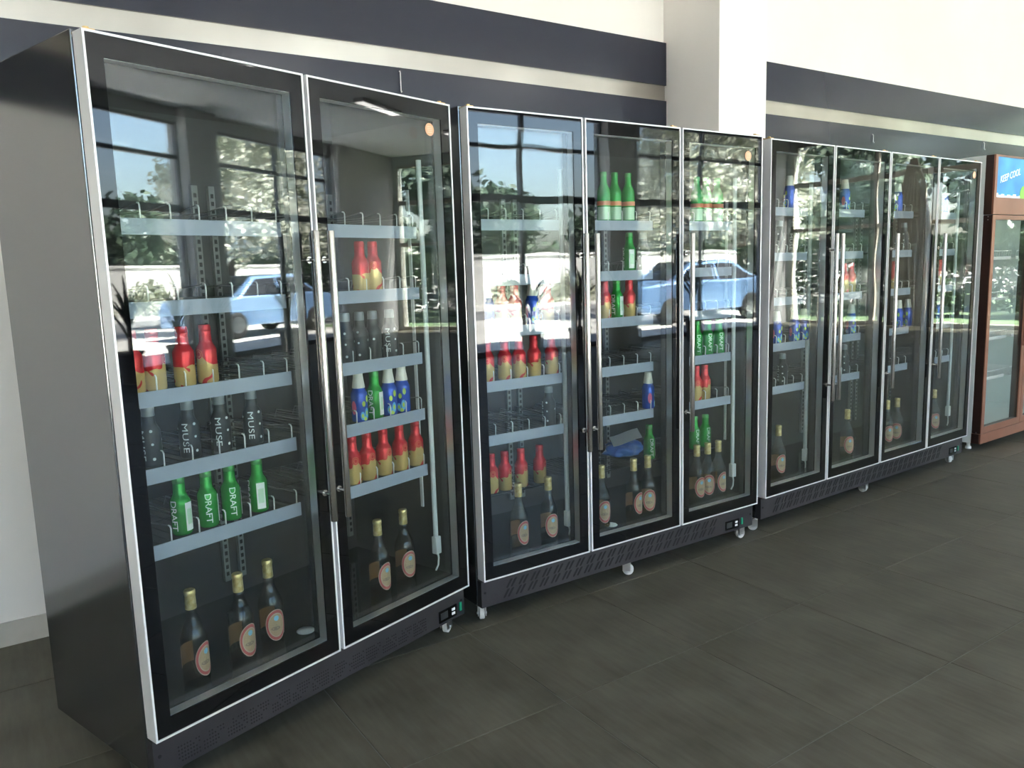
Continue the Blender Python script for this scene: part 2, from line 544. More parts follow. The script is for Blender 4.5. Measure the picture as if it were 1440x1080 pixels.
wb = MB().box(XL - 0.2, XR + 0.2, YW, YW + 0.2, -0.06, ZC).build('wall_back', 'wall_paint')
tag(wb, kind='structure')
CX0, CX1, CY = 1.966, 2.358, 0.600
colm = bevel_box('wall_column', CX0, CX1, CY, YW + 0.02, 0, ZC, 0.003, 'column_paint')
tag(colm, kind='structure')
for (a, b_) in ((XL, CX0), (CX1, XR)):
    bb = MB().box(a, b_, YW - 0.012, YW + 0.01, 0, 0.093).build('baseboard_back', 'baseboard_tile')
    tag(bb, kind='structure')
PZ0, PZ1, PZ2, PZ3 = 2.07, 2.312, 2.398, 2.635
for k, (a, b_, side) in enumerate(((XL, CX0, 'beside the white column, above the two-door and three-door coolers'),
                                   (CX1, XR, 'beyond the white column, above the four-door cooler'))):
    e = empty('wall_panel', ((a + b_) / 2, YW, PZ0), 0, None, None)
    tag(e, 'dark grey glossy wall band with steel strip ' + ('over the two-door cooler' if k == 0 else 'over the four-door cooler'), 'wall panel')
    w2 = (b_ - a) / 2
    o1 = MB().box(-w2 + 0.002, w2 - 0.002, -0.024, 0.004, 0, PZ1 - PZ0).build('lower_panel', 'dark_panel', e)
    o2 = MB().box(-w2 + 0.002, w2 - 0.002, -0.024, 0.004, PZ2 - PZ0, PZ3 - PZ0).build('upper_panel', 'dark_panel', e)
    o3 = MB().box(-w2 + 0.004, w2 - 0.004, -0.012, 0.004, PZ1 - PZ0 - 0.001, PZ2 - PZ0 + 0.001).build('steel_strip', 'steel_strip', e)
for (x, z0, z1) in ((0.245, 2.20, 2.295), (4.05, 2.20, 2.26), (5.67, 2.24, 2.30)):
    near = {0.245: 'the two-door cooler', 4.05: 'the four-door cooler', 5.67: 'the brown cooler'}[x]
    h = MB().tube([(0, 0.001, z1 - z0), (0, -0.006, z1 - z0), (0, -0.009, z1 - z0 - 0.006), (0, -0.009, 0.008), (0.0, -0.013, 0.0), (0.0, -0.018, 0.003)], 0.0026, 6).build('wall_hook', 'wire', None, True, None, (x, YW - 0.024, z0))
    tag(h, 'small steel wire hook on the dark wall band above ' + near, 'hook', 'hooks on the dark wall band')

ce = MB().box(XL - 0.2, XR + 0.2, YS - 0.2, YW + 0.2, ZC, ZC + 0.15).build('ceiling', 'ceiling_paint')
tag(ce, kind='structure')
wlft = MB().box(XL - 0.2, XL, YS - 0.2, YW, -0.06, ZC).build('wall_left', 'wall_paint')
tag(wlft, kind='structure')
wr = MB().box(XR, XR + 0.2, -1.2, YW, -0.06, ZC).box(XR, XR + 0.2, YS - 0.2, -1.2, 3.78, ZC).box(XR, XR + 0.2, YS - 0.2, -7.7, -0.06, 3.78).build('wall_right', 'partition_grey')
tag(wr, kind='structure')

# shop-front window wall (seen mirrored in the cooler doors)
ZW = 3.78
ws = MB().box(XL, XR, YS - 0.2, YS, ZW, ZC).build('wall_front', 'pillar_paint')
tag(ws, kind='structure')
PIL = [(-4.5, -4.0), (0.3, 1.0), (7.45, 8.15), (11.7, 14.0)]
for (a, b_) in PIL:
    o = MB().box(a, b_, YS - 0.2, YS + 0.18, 0, ZC).build('wall_front_pillar', 'pillar_paint')
    tag(o, kind='structure')
n = 1
for (a, b_) in ((-4.0, 0.3), (1.0, 7.45), (8.15, 11.7)):
    nb = max(2, round((b_ - a) / 1.75))
    fr = MB()
    for k in range(nb + 1):
        x = a + (b_ - a) * k / nb
        fr.box(x - 0.03, x + 0.03, YS - 0.09, YS - 0.01, 0.0, ZW)
    for z, h in ((0.03, 0.05), (2.46, 0.06), (3.25, 0.03), (ZW - 0.02, 0.02)):
        fr.box(a, b_, YS - 0.088, YS - 0.012, z - h, z + h)
    w = fr.build('window_%d' % n, 'mullion_grey')
    tag(w, kind='structure')
    for k in range(nb):
        xa = a + (b_ - a) * k / nb; xb = a + (b_ - a) * (k + 1) / nb
        for z0, z1 in ((0.05, 2.42), (2.50, 3.24), (3.26, ZW)):
            MB().box(xa, xb, YS - 0.055, YS - 0.047, z0, z1).build('pane', 'window_glass', w)
    n += 1

# glazed end wall
fr = MB()
ya, yb = -7.7, -1.2
for y in (-7.7, -5.9, -4.0, -2.6, -1.2):
    fr.box(XR + 0.01, XR + 0.09, y - 0.035, y + 0.035, 0.0, ZW)
for z, h in ((0.03, 0.05), (2.0, 0.04), (2.95, 0.05), (ZW - 0.02, 0.02)):
    fr.box(XR + 0.012, XR + 0.088, ya, yb, z - h, z + h)
w = tag(fr.build('window_%d' % n, 'curtain'), kind='structure')
for (y0_, y1_) in ((-7.7, -5.9), (-5.9, -4.0), (-4.0, -2.6), (-2.6, -1.2)):
    for z0, z1 in ((0.05, 1.97), (2.03, 2.91), (2.99, ZW)):
        MB().box(XR + 0.047, XR + 0.055, y0_, y1_, z0, z1).build('pane', 'window_glass', w)

# ceiling lamps
k = 0
for y in (-1.6, -5.2):
    for x in (-2.0, 1.6, 5.2, 8.8, 12.0):
        k += 1
        e = empty('ceiling_lamp', (x, y, ZC), 0, 'long white ceiling lamp of the row ' + ('along the coolers' if y > -3 else 'along the shop-front windows'), 'lamp', 'ceiling lamps ' + ('along the coolers' if y > -3 else 'along the windows'))
        bevel_box('housing', -0.62, 0.62, -0.09, 0.09, -0.06, 0.002, 0.01, 'lamp_body', e)
        MB().box(-0.59, 0.59, -0.07, 0.07, -0.066, -0.055).build('diffuser', 'lamp_diffuser', e)

# ------------------------------------------------------------------ drink bottles (masters)
BOT = {}


def body_profile(h, r, neck, sh0, sh1, top):
    p = [(r * 0.80, 0.0), (r * 0.93, 0.0015), (r, 0.006), (r, sh0)]
    for k in range(1, 7):
        t = k / 7
        s_ = t * t * (3 - 2 * t)
        p.append((r + (neck - r) * s_, sh0 + (sh1 - sh0) * t))
    p += [(neck, sh1), (neck * 0.94, top)]
    return p


AR, AH = 0.0282, 0.165


def alu(kind, bodym, capm, prof=None, capprof=None):
    e = bpy.data.objects.new(kind, None)
    BOT[kind] = (e, [])
    p = prof or body_profile(AH, AR, 0.0172, 0.092, 0.120, 0.147)
    BOT[kind][1].append(('body', MB().lathe(p, 28).mesh('body', bodym, True, R(50))))
    cp = capprof or [(0.0162, 0.1455), (0.0172, 0.1470), (0.0166, 0.159), (0.0152, 0.1638), (0.010, 0.165), (0.0, 0.165)]
    BOT[kind][1].append(('cap', MB().lathe(cp, 24).mesh('cap', capm, True, R(50))))
    return BOT[kind][1]


# red and gold
P = alu('red_bottle', 'can_red_gold', 'can_red')
mb = MB(); oval(mb, AR + 0.0006, 0.0, 0.083, 0.012, 0.014, [(0.86, 0), (0.62, 1), (0.45, 0), (0.02, 1)])
P.append(('emblem', mb.mesh('emblem', ['can_emblem', 'can_red'])))
# green with white lettering
P = alu('green_bottle', 'can_green', 'cap_green')
P.append(('lettering', wrapped_text('lettering', 'DRAFT', 0.031, AR + 0.0005, 0.058, 'print_white', 0.96, 0.80, 0.93)))
mb = MB(); patch(mb, AR + 0.0005, 1.15, 2.05, 0.012, 0.092, 6)
patch(mb, AR + 0.0008, 1.30, 1.90, 0.030, 0.074, 6, 1, 1)
P.append(('side_panel', mb.mesh('side_panel', ['print_white', 'print_highlight_green'])))
# blue with cream cap
P = alu('blue_bottle', 'can_blue', 'cap_cream',
        body_profile(AH, AR, 0.0205, 0.092, 0.116, 0.118),
        [(0.0215, 0.115), (0.0218, 0.118), (0.0168, 0.150), (0.0160, 0.162), (0.0145, 0.165), (0.0, 0.165)])
mb = MB(); random.seed(3)
for (a, z, w, h, mi) in ((0.35, 0.062, .22, .016, 0), (0.75, 0.03, .30, .03, 1), (0.15, 0.022, .28, .024, 1), (0.9, 0.078, .22, .02, 0), (-0.9, 0.05, .35, .04, 2), (0.5, 0.012, .3, .012, 0)):
    oval(mb, AR + 0.0006, a, z, w * AR, h * 0.6, [(0.5, mi), (0.02, 0 if mi == 1 else mi)], 12)
P.append(('fruit_print', mb.mesh('fruit_print', ['print_lime', 'print_cyan', 'print_pink'])))
# black with dots and lettering
P = alu('black_bottle', 'can_black', 'can_grey_neck', None,
        [(0.0168, 0.136), (0.0172, 0.1375), (0.0164, 0.148), (0.0170, 0.149), (0.0164, 0.160), (0.0150, 0.164), (0.0, 0.165)])
P.append(('lettering', wrapped_text('lettering', 'MUSE', 0.036, AR + 0.0005, 0.060, 'print_white', 0.92, 0.66, 1.08)))
mb = MB()
for (a, z, s_) in ((0.95, 0.098, .0042), (1.0, 0.062, .0036), (1.05, 0.022, .0042), (-0.95, 0.085, .0036), (-1.0, 0.03, .004), (2.3, 0.07, .004), (-2.3, 0.05, .004)):
    oval(mb, AR + 0.0005, a, z, s_, s_, [(0.02, 0)], 12)
P.append(('dot_print', mb.mesh('dot_print', ['print_white'])))
# tall green with an orange band
TH = 0.205
P = alu('banded_bottle', 'can_green_tall', 'cap_green',
        body_profile(TH, 0.0285, 0.0140, 0.120, 0.165, 0.187),
        [(0.0144, 0.186), (0.0152, 0.188), (0.0148, 0.199), (0.0136, 0.204), (0.0, 0.205)])
mb = MB(); patch(mb, 0.0291, -PI, PI, 0.066, 0.084, 28)
P.append(('band', mb.mesh('band', ['print_orange'], True)))
mb = MB(); patch(mb, 0.0290, -1.1, 1.1, 0.008, 0.060, 12)  # highlight on the lower body, painted as a pale green patch
P.append(('lower_highlight', mb.mesh('lower_highlight', ['print_highlight_green'], True)))
# clear beer bottle with gold foil
GH, GR = 0.277, 0.0365
e = bpy.data.objects.new('beer_bottle', None)
gp = [(GR * 0.78, 0.0), (GR * 0.93, 0.002), (GR, 0.009), (GR, 0.135)]
for k in range(1, 9):
    t = k / 9
    s_ = t * t * (3 - 2 * t)
    gp.append((GR + (0.0145 - GR) * s_, 0.135 + 0.075 * t))
gp += [(0.0142, 0.212), (0.0135, 0.232)]
beer = [(0.0, 0.004), (GR * 0.86, 0.005), (GR - 0.0025, 0.012), (GR - 0.0025, 0.030), (0.0, 0.0302)]
foil = [(0.0150, 0.222), (0.0156, 0.224), (0.0150, 0.250), (0.0146, 0.262), (0.0158, 0.264), (0.0156, 0.274), (0.0140, 0.277), (0.0, 0.277)]
P = [('body', MB().lathe(gp, 32).mesh('body', 'bottle_glass', True)),
     ('beer_residue', MB().lathe(beer, 24).mesh('beer_residue', 'beer', True)),
     ('gold_foil', MB().lathe(foil, 24).mesh('gold_foil', 'gold_foil', True, R(50)))]
mb = MB(); oval(mb, GR + 0.0006, 0.0, 0.078, 0.034, 0.050, [(0.95, 0), (0.77, 1), (0.70, 0), (0.40, 2), (0.02, 3)], 32)
oval(mb, GR + 0.0010, 0.0, 0.100, 0.008, 0.0085, [(0.02, 4)], 12)
oval(mb, GR + 0.0010, -0.1, 0.068, 0.015, 0.006, [(0.02, 5)], 12)
P.append(('front_label', mb.mesh('front_label', ['label_white', 'label_red', 'label_cream', 'label_cream', 'label_blue', 'label_dark'])))
mb = MB(); patch(mb, GR + 0.0004, PI - 0.75, PI + 0.75, 0.052, 0.112, 10)
P.append(('back_label', mb.mesh('back_label', ['label_back'])))
BOT['beer_bottle'] = (e, P)
for k in BOT:
    if not BOT[k][0].users_scene:
        pass


def place_bottle(kind, loc, rz, label, group, scale=1.0):
    o = bpy.data.objects.new(kind, None)
    COL.objects.link(o)
    o.empty_display_size = 0.03
    o.location = loc
    o.rotation_euler = (0, 0, rz)
    o.scale = (scale,) * 3
    tag(o, label, 'bottle', group)
    for nm, me in BOT[kind][1]:
        link(nm, me, o)
    return o


# ------------------------------------------------------------------ glass-door coolers
ZB, ZT = 0.191, 1.941
DECK = 0.24


def ray(px, py):
    return _fw + _rt * ((px - 720) / F_PX) - _up * ((py - 540) / F_PX)


class Frame:
    def __init__(s, x0, y0, a):
        s.o = Vector((x0, y0, 0)); s.a = a
        s.u = Vector((math.cos(a), math.sin(a), 0)); s.n = Vector((-math.sin(a), math.cos(a), 0))

    def at(s, u, d, z):
        return s.o + s.u * u + s.n * d + Vector((0, 0, z))

    def on_plane(s, px, py, d):
        r = ray(px, py)
        t = ((s.o - CAM).dot(s.n) + d) / r.dot(s.n)
        p = CAM + r * t
        return (p - s.o).dot(s.u), p.z

    def on_level(s, px, py, z):
        r = ray(px, py)
        t = (z - CAM.z) / r.z
        p = CAM + r * t
        return (p - s.o).dot(s.u), (p - s.o).dot(s.n)


def caster_mesh():
    b1 = MB()
    b1.lathe([(0.0, -0.011), (0.020, -0.011), (0.0245, -0.008), (0.0245, 0.008), (0.020, 0.011), (0.0, 0.011)], 20, 0, (0.012, 0, 0.0245), 'y')
    me_w = b1.mesh('wheel', 'caster_white', True, R(40))
    b2 = MB()
    b2.box(-0.012, 0.024, -0.017, -0.013, 0.020, 0.060); b2.box(-0.012, 0.024, 0.013, 0.017, 0.020, 0.060)
    b2.box(-0.012, 0.024, -0.017, 0.017, 0.056, 0.062); b2.box(-0.022, 0.022, -0.022, 0.022, 0.071, 0.0762)
    b2.tube([(0, 0, 0.060), (0, 0, 0.074)], 0.010, 12)
    b2.tube([(0.012, -0.020, 0.0245), (0.012, 0.020, 0.0245)], 0.005, 8)
    return b2.mesh('caster', 'caster_steel'), me_w


CAST = caster_mesh()
DIV = {}
for slant in (0,):
    mbd = MB()
    mbd.tube([(0, -0.004, -0.016), (0, -0.006, 0.034), (0, -0.002, 0.040), (0, 0.006, 0.041)], 0.0021, 6)
    mbd.tube([(0, 0.004, 0.041), (0, 0.10, 0.030), (0, 0.33, 0.030), (0, 0.345, 0.0)], 0.0019, 6, 1)
    DIV[slant] = mbd.mesh('divider', ['wire', 'wire_grey'], True)
SLOT = {}
# a vent slot: slanted dark oval recess
mbs = MB()
n_ = 10
vs_ = []
for yy in (-0.0012, 0.0006):
    for k in range(n_):
        a = 2 * PI * k / n_
        x, z = 0.0052 * math.cos(a), 0.0045 * math.sin(a) + (0.0125 if math.sin(a) >= 0 else -0.0125)
        x += z * 0.72
        vs_.append((x, yy, z))
fs_ = [tuple(range(n_)), tuple(range(2 * n_ - 1, n_ - 1, -1))] + [(k, (k + 1) % n_, n_ + (k + 1) % n_, n_ + k)[::-1] for k in range(n_)]
mbs.add(vs_, fs_)
SLOT['long'] = mbs.mesh('vent_slot', 'hole_black')


def make_cooler(fr, ndoor, w, gap, D, zs, ext, handles, label, kick, glass, extra):
    W = ndoor * w + (ndoor - 1) * gap
    root = empty('glass_door_cooler', fr.o, fr.a, label, 'cooler')
    y0 = 0.058
    t = 0.03
    for (a, b_) in ((0.0, t), (W - t, W)):
        bevel_box('side_panel', a, b_, y0, D, 0.076, 1.952, 0.003, 'cabinet_black', root)
    MB().box(t, W - t, y0, D - 0.002, 1.90, 1.950).build('top_panel', 'cabinet_black', root)
    MB().box(t, W - t, D - 0.03, D - 0.001, 0.078, 1.90).build('back_panel', 'liner_black', root)
    MB().box(t, W - t, y0, D - 0.03, 0.195, DECK).build('deck', 'deck_black', root)
    # inner liners
    for (a, b_) in ((t, t + 0.006), (W - t - 0.006, W - t)):
        MB().box(a, b_, y0 + 0.002, D - 0.03, DECK, 1.90).build('side_liner', 'liner_black', root)
    # machine compartment under the deck
    MB().box(t, W - t, 0.07, D - 0.04, 0.085, 0.194).build('machine_tray', 'gasket', root)
    # posts between the doors
    for k in range(1, ndoor):
        x = k * (w + gap) - gap / 2
        MB().box(x - 0.028, x + 0.028, y0 - 0.006, 0.10, 0.195, 1.90).build('centre_post', 'liner_black', root)
    # top frame strip with brass hinges
    for k in range(ndoor):
        hs = handles[k]
        x = (k * (w + gap) + 0.010) if hs == 'R' else (k * (w + gap) + w - 0.035)
        MB().box(x, x + 0.026, 0.012, 0.10, ZT + 0.001, ZT + 0.006).tube([(x + 0.013, 0.028, ZT + 0.004), (x + 0.013, 0.028, ZT + 0.012)], 0.007, 10).build('hinge', 'brass', root)
    # doors
    for k in range(ndoor):
        x0 = k * (w + gap); x1 = x0 + w
        bl, bb_, bt = 0.045, 0.052, 0.056
        door = MB().frame(x0 + 0.005, x1 - 0.005, ZB + 0.005, ZT - 0.005, bl - 0.005, bl - 0.005, bb_ - 0.005, bt - 0.005, 0.002, 0.0465).build('door', 'door_border', root)
        MB().frame(x0, x1, ZB, ZT, 0.0052, 0.0052, 0.0052, 0.0052, -0.001, 0.046).build('edge_trim', 'bright_trim', door)
        MB().frame(x0 + 0.006, x1 - 0.006, ZB + 0.006, ZT - 0.006, 0.028, 0.028, 0.028, 0.028, 0.046, 0.058).build('gasket', 'gasket', door)
        MB().box(x0 + bl - 0.002, x1 - bl + 0.002, 0.004, 0.0075, ZB + bb_ - 0.002, ZT - bt + 0.002).build('front_pane', glass, door)
        MB().box(x0 + bl - 0.002, x1 - bl + 0.002, 0.0405, 0.0435, ZB + bb_ - 0.002, ZT - bt + 0.002).build('inner_pane', 'door_glass_inner', door)
        MB().frame(x0 + bl - 0.007, x1 - bl + 0.007, ZB + bb_ - 0.007, ZT - bt + 0.007, 0.0078, 0.0078, 0.0078, 0.0078, 0.0078, 0.0402).build('spacer', 'spacer_metal', door)
        hx = (x1 - 0.0225) if handles[k] == 'R' else (x0 + 0.0205)
        hb = MB().lathe([(0.0, 0.632), (0.0095, 0.632), (0.0105, 0.634), (0.0105, 1.498), (0.0095, 1.500), (0.0, 1.500)], 16, 0, (hx, -0.040, 0))
        for z in (1.417, 0.715):
            hb.tube([(hx, -0.036, z), (hx, 0.003, z)], 0.0055, 10)
            hb.tube([(hx, -0.004, z), (hx, 0.0022, z)], 0.010, 12)
        hb.build('handle', 'brushed_steel', door, True, R(40))
        if k == ndoor - 1:
            su, sz = extra['sticker']
            st = MB().lathe([(0.0, 0.0), (0.021, 0.0), (0.021, 0.0006), (0.0, 0.0006)], 28, 0, (su, 0.0032, sz), 'y')
            so = st.build('sticker', 'sticker_orange', door)
            so['label'] = 'round orange sticker'
            pr = MB()
            for q in (-0.009, -0.003, 0.003, 0.009):
                pr.box(su - 0.012, su + 0.012, 0.0029, 0.0033, sz + q - 0.0012, sz + q + 0.0012, 1)
            MB.add(st, pr.v, pr.f, 1)
            so.data = st.mesh('sticker', ['sticker_orange', 'sticker_print'])
    # kick panel
    KZ0, KZ1 = 0.076, 0.181
    kp = MB().box(0.002, W - 0.002, 0.028, 0.032, KZ0, KZ1).box(0.002, W - 0.002, 0.032, 0.060, KZ1 - 0.003, KZ1).box(0.002, 0.005, 0.032, 0.060, KZ0, KZ1).box(W - 0.005, W - 0.002, 0.032, 0.060, KZ0, KZ1)
    kp = kp.build('kick_panel', 'kick_grey', root)
    if kick == 'holes':
        hm = MB()
        for bi in range(13):
            for i in range(8):
                for j in range(5):
                    if (i + j + bi) % 9 == 0 or (i - j > 4) and bi % 2: continue
                    x = 0.07 + bi * 0.0735 + i * 0.0085; z = 0.092 + j * 0.0105
                    if (j >= 3 and i < 2) and bi % 3: continue
                    vs = [(x + 0.0028 * math.cos(a), 0.0274, z + 0.0028 * math.sin(a)) for a in [2 * PI * q / 6 for q in range(6)]]
                    vs += [(p[0], 0.030, p[2]) for p in vs]
                    hm.add(vs, [tuple(range(6)), (0, 6, 7, 1), (1, 7, 8, 2), (2, 8, 9, 3), (3, 9, 10, 4), (4, 10, 11, 5), (5, 11, 6, 0)])
        tag(hm.build('vent_holes', 'hole_black', kp), kind='stuff')
    else:
        x = 0.135
        while x < W - 0.27:
            for dx, z in ((-0.003, 0.147), (0.018, 0.147), (-0.018, 0.109), (0.003, 0.109)):
                link('vent_slot', SLOT['long'], kp, (x + dx, 0.0277, z))
            x += 0.058
    for (x, z) in ((0.018, 0.135), (W - 0.018, 0.135)):
        MB().lathe([(0.0, 0.0), (0.005, 0.0), (0.005, 0.002), (0.0, 0.002)], 12, 0, (x, 0.0265, z), 'y').build('screw', 'hole_black', kp)
    # control panel near the far end of the kick panel
    cx = extra['control']
    cp = MB().box(cx - 0.065, cx + 0.03, 0.0245, 0.029, 0.088, 0.132).build('control_panel', 'door_border', root)
    MB().box(cx - 0.058, cx - 0.02, 0.0235, 0.026, 0.098, 0.124).build('display', 'can_black', cp)
    for q in range(2):
        MB().box(cx + 0.002, cx + 0.018, 0.0225, 0.026, 0.098 + q * 0.016, 0.107 + q * 0.016).build('button', 'plastic_white', cp)
    MB().box(cx + 0.046, cx + 0.056, 0.0225, 0.0285, 0.098, 0.130).build('switch', 'switch_green', root)
    # casters
    xs = [0.035, W / 2, W - 0.035] if ndoor > 2 else [0.06, W - 0.05]
    for x in xs:
        for y in (0.085, D - 0.07):
            c = link('caster', CAST[0], root, (x, y, 0), (0, 0, random.uniform(-0.8, 2.2)))
            link('wheel', CAST[1], c)
    # shelf standards on the back wall (perforated strips)
    for k in range(ndoor + 1):
        for s_ in ((-1, 1) if 0 < k < ndoor else ((1,) if k == 0 else (-1,))):
            xc = (k * (w + gap) - gap / 2 + s_ * 0.031) if 0 < k < ndoor else (0.075 if k == 0 else W - 0.075)
            sm = MB().box(xc - 0.011, xc + 0.011, D - 0.045, D - 0.030, 0.30, 1.68)
            z = 0.32
            while z < 1.66:
                sm.box(xc - 0.005, xc + 0.005, D - 0.0462, D - 0.044, z, z + 0.014, 1)
                z += 0.0254
            sm.build('shelf_standard', ['standard_steel', 'hole_black'], root)
    for xc in extra['front_std']:
        MB().box(xc - 0.003, xc + 0.003, 0.140, 0.152, 0.50, 1.66).build('shelf_standard', 'wire', root)
    # shelves
    for k in range(ndoor):
        xa, xb = ext[k]
        for si, z in enumerate(zs):
            sh = MB()
            ys, ye = 0.107, D - 0.05
            for x in (xa + 0.004, xb - 0.004):
                sh.tube([(x, ys, z - 0.012), (x, ye, z - 0.012)], 0.003, 6)
            for y in (ys, (ys + ye) / 2, ye):
                sh.tube([(xa, y, z - 0.009), (xb, y, z - 0.009)], 0.0028, 6)
            nw = 17
            for q in range(nw):
                x = xa + 0.012 + (xb - xa - 0.024) * q / (nw - 1)
                sh.tube([(x, ys, z - 0.0045), (x, ye, z - 0.0045)], 0.0014, 4)
            so = sh.build('shelf', 'wire_black', root, True)
            MB().box(xa, xb, 0.1005, 0.104, z - 0.041, z + 0.0005).box(xa, xb, 0.104, 0.112, z - 0.008, z - 0.005).build('price_strip', 'price_strip', so)
            nd = max(5, round((xb - xa) / 0.074))
            for q in range(nd):
                x = xa + 0.02 + (xb - xa - 0.03) * q / (nd - 1)
                link('divider', DIV[0], so, (x, 0.112, z))
        if extra.get('low_shelf'):
            z = extra['low_shelf']
            sh = MB()
            ys, ye = 0.190, D - 0.05
            sh.tube([(xa, ys, z - 0.006), (xb, ys, z - 0.006)], 0.003, 6)
            sh.tube([(xa, ye, z - 0.006), (xb, ye, z - 0.006)], 0.003, 6)
            for q in range(19):
                x = xa + 0.01 + (xb - xa - 0.02) * q / 18
                sh.tube([(x, ys, z - 0.0025), (x, ye, z - 0.0025)], 0.0016, 4)
            sh.build('shelf', 'wire_black', root, True)
    # light tubes
    for (x, y, z0, z1) in extra['tubes']:
        tb = MB().tube([(x, y, z0), (x, y, z1)], 0.0095, 12).build('light_tube', 'tube_white', root, True, R(40))
        bevel_box('connector', x - 0.012, x + 0.015, y - 0.013, y + 0.012, z0 - 0.055, z0 + 0.012, 0.003, 'plastic_white', tb)
        MB().tube([(x + 0.004, y, z0 - 0.05), (x + 0.010, y, z0 - 0.075), (x + 0.002, y - 0.004, z0 - 0.10), (x - 0.016, y - 0.008, z0 - 0.115)], 0.0035, 8).build('cable', 'plastic_white', tb, True)
    for (x, y) in extra.get('drain', ()):
        MB().lathe([(0.0, 0.008), (0.014, 0.007), (0.026, 0.003), (0.029, 0.0), (0.0, -0.001)][::-1], 24, 0, (x, y, DECK)).build('drain_cap', 'plastic_white', root, True)
    return root, W


FR = {1: Frame(-1.225, -0.368, R(17.95)), 2: Frame(0, 0, 0), 3: Frame(1.678, 0.027, R(2.01))}
Z1 = [1.53, 1.318, 1.085, 0.880, 0.672]
Z2 = [1.560, 1.350, 1.152, 0.943, 0.730]
Z3 = [1.636, 1.410, 1.185, 0.950, 0.727]
LOW = 0.462
c1, W1 = make_cooler(FR[1], 2, 0.605, 0.012, 0.62, Z1, [(0.046, 0.567), (0.645, 1.132)], 'RL',
                     'black two-door glass cooler with silver door edges and perforated kick panel', 'holes', 'door_glass',
                     dict(sticker=(1.121, 1.847), control=1.145, front_std=[1.142], tubes=[(1.158, 0.10, 0.375, 1.76)], drain=[(0.568, 0.125)]))
c2, W2 = make_cooler(FR[2], 3, 0.520, 0.012, 0.58, Z2, [(0.042, 0.474), (0.556, 0.985), (1.068, 1.498)], 'RLL',
                     'black three-door glass cooler with slotted kick panel beside the white column', 'slots', 'door_glass_wavy',
                     dict(sticker=(1.489, 1.848), control=1.45, front_std=[1.513], tubes=[(1.515, 0.10, 0.375, 1.76), (0.497, 0.118, 0.335, 1.76)], drain=[(0.724, 0.10)], low_shelf=LOW))
c3, W3 = make_cooler(FR[3], 4, 0.524, 0.012, 0.535, Z3, [(0.042, 0.456), (0.560, 0.991), (1.085, 1.522), (1.625, 2.055)], 'RLLL',
                     'black four-door glass cooler with slotted kick panel next to the brown cooler', 'slots', 'door_glass_wavy',
                     dict(sticker=(2.049, 1.859), control=2.02, front_std=[], tubes=[(2.066, 0.10, 0.375, 1.76), (0.505, 0.118, 0.335, 1.76)]))

# ------------------------------------------------------------------ bottles in the coolers
KIND = {'r': ('red_bottle', 'red-gold aluminium bottle'), 'g': ('green_bottle', 'green white-lettered bottle'), 'b': ('blue_bottle', 'blue cream-capped bottle'),
        'k': ('black_bottle', 'black white-dotted bottle'), 't': ('banded_bottle', 'green orange-banded bottle'), 'G': ('beer_bottle', 'clear gold-foiled beer bottle')}
DOORN = {(1, 1): 'unstickered door', (1, 2): 'stickered door', (2, 1): 'unstickered end door', (2, 2): 'middle door', (2, 3): 'stickered door',
         (3, 1): 'unstickered end door', (3, 2): 'door next to unstickered end', (3, 3): 'door next to stickered door', (3, 4): 'stickered door'}
CN = {1: 'two-door cooler', 2: 'three-door cooler', 3: 'four-door cooler'}
SHN = ['top shelf', 'second shelf', 'third shelf', 'fourth shelf', 'fifth shelf', 'black shelf', 'cooler floor']
ORD = ['', 'first', 'second', 'third', 'fourth', 'fifth', 'sixth']
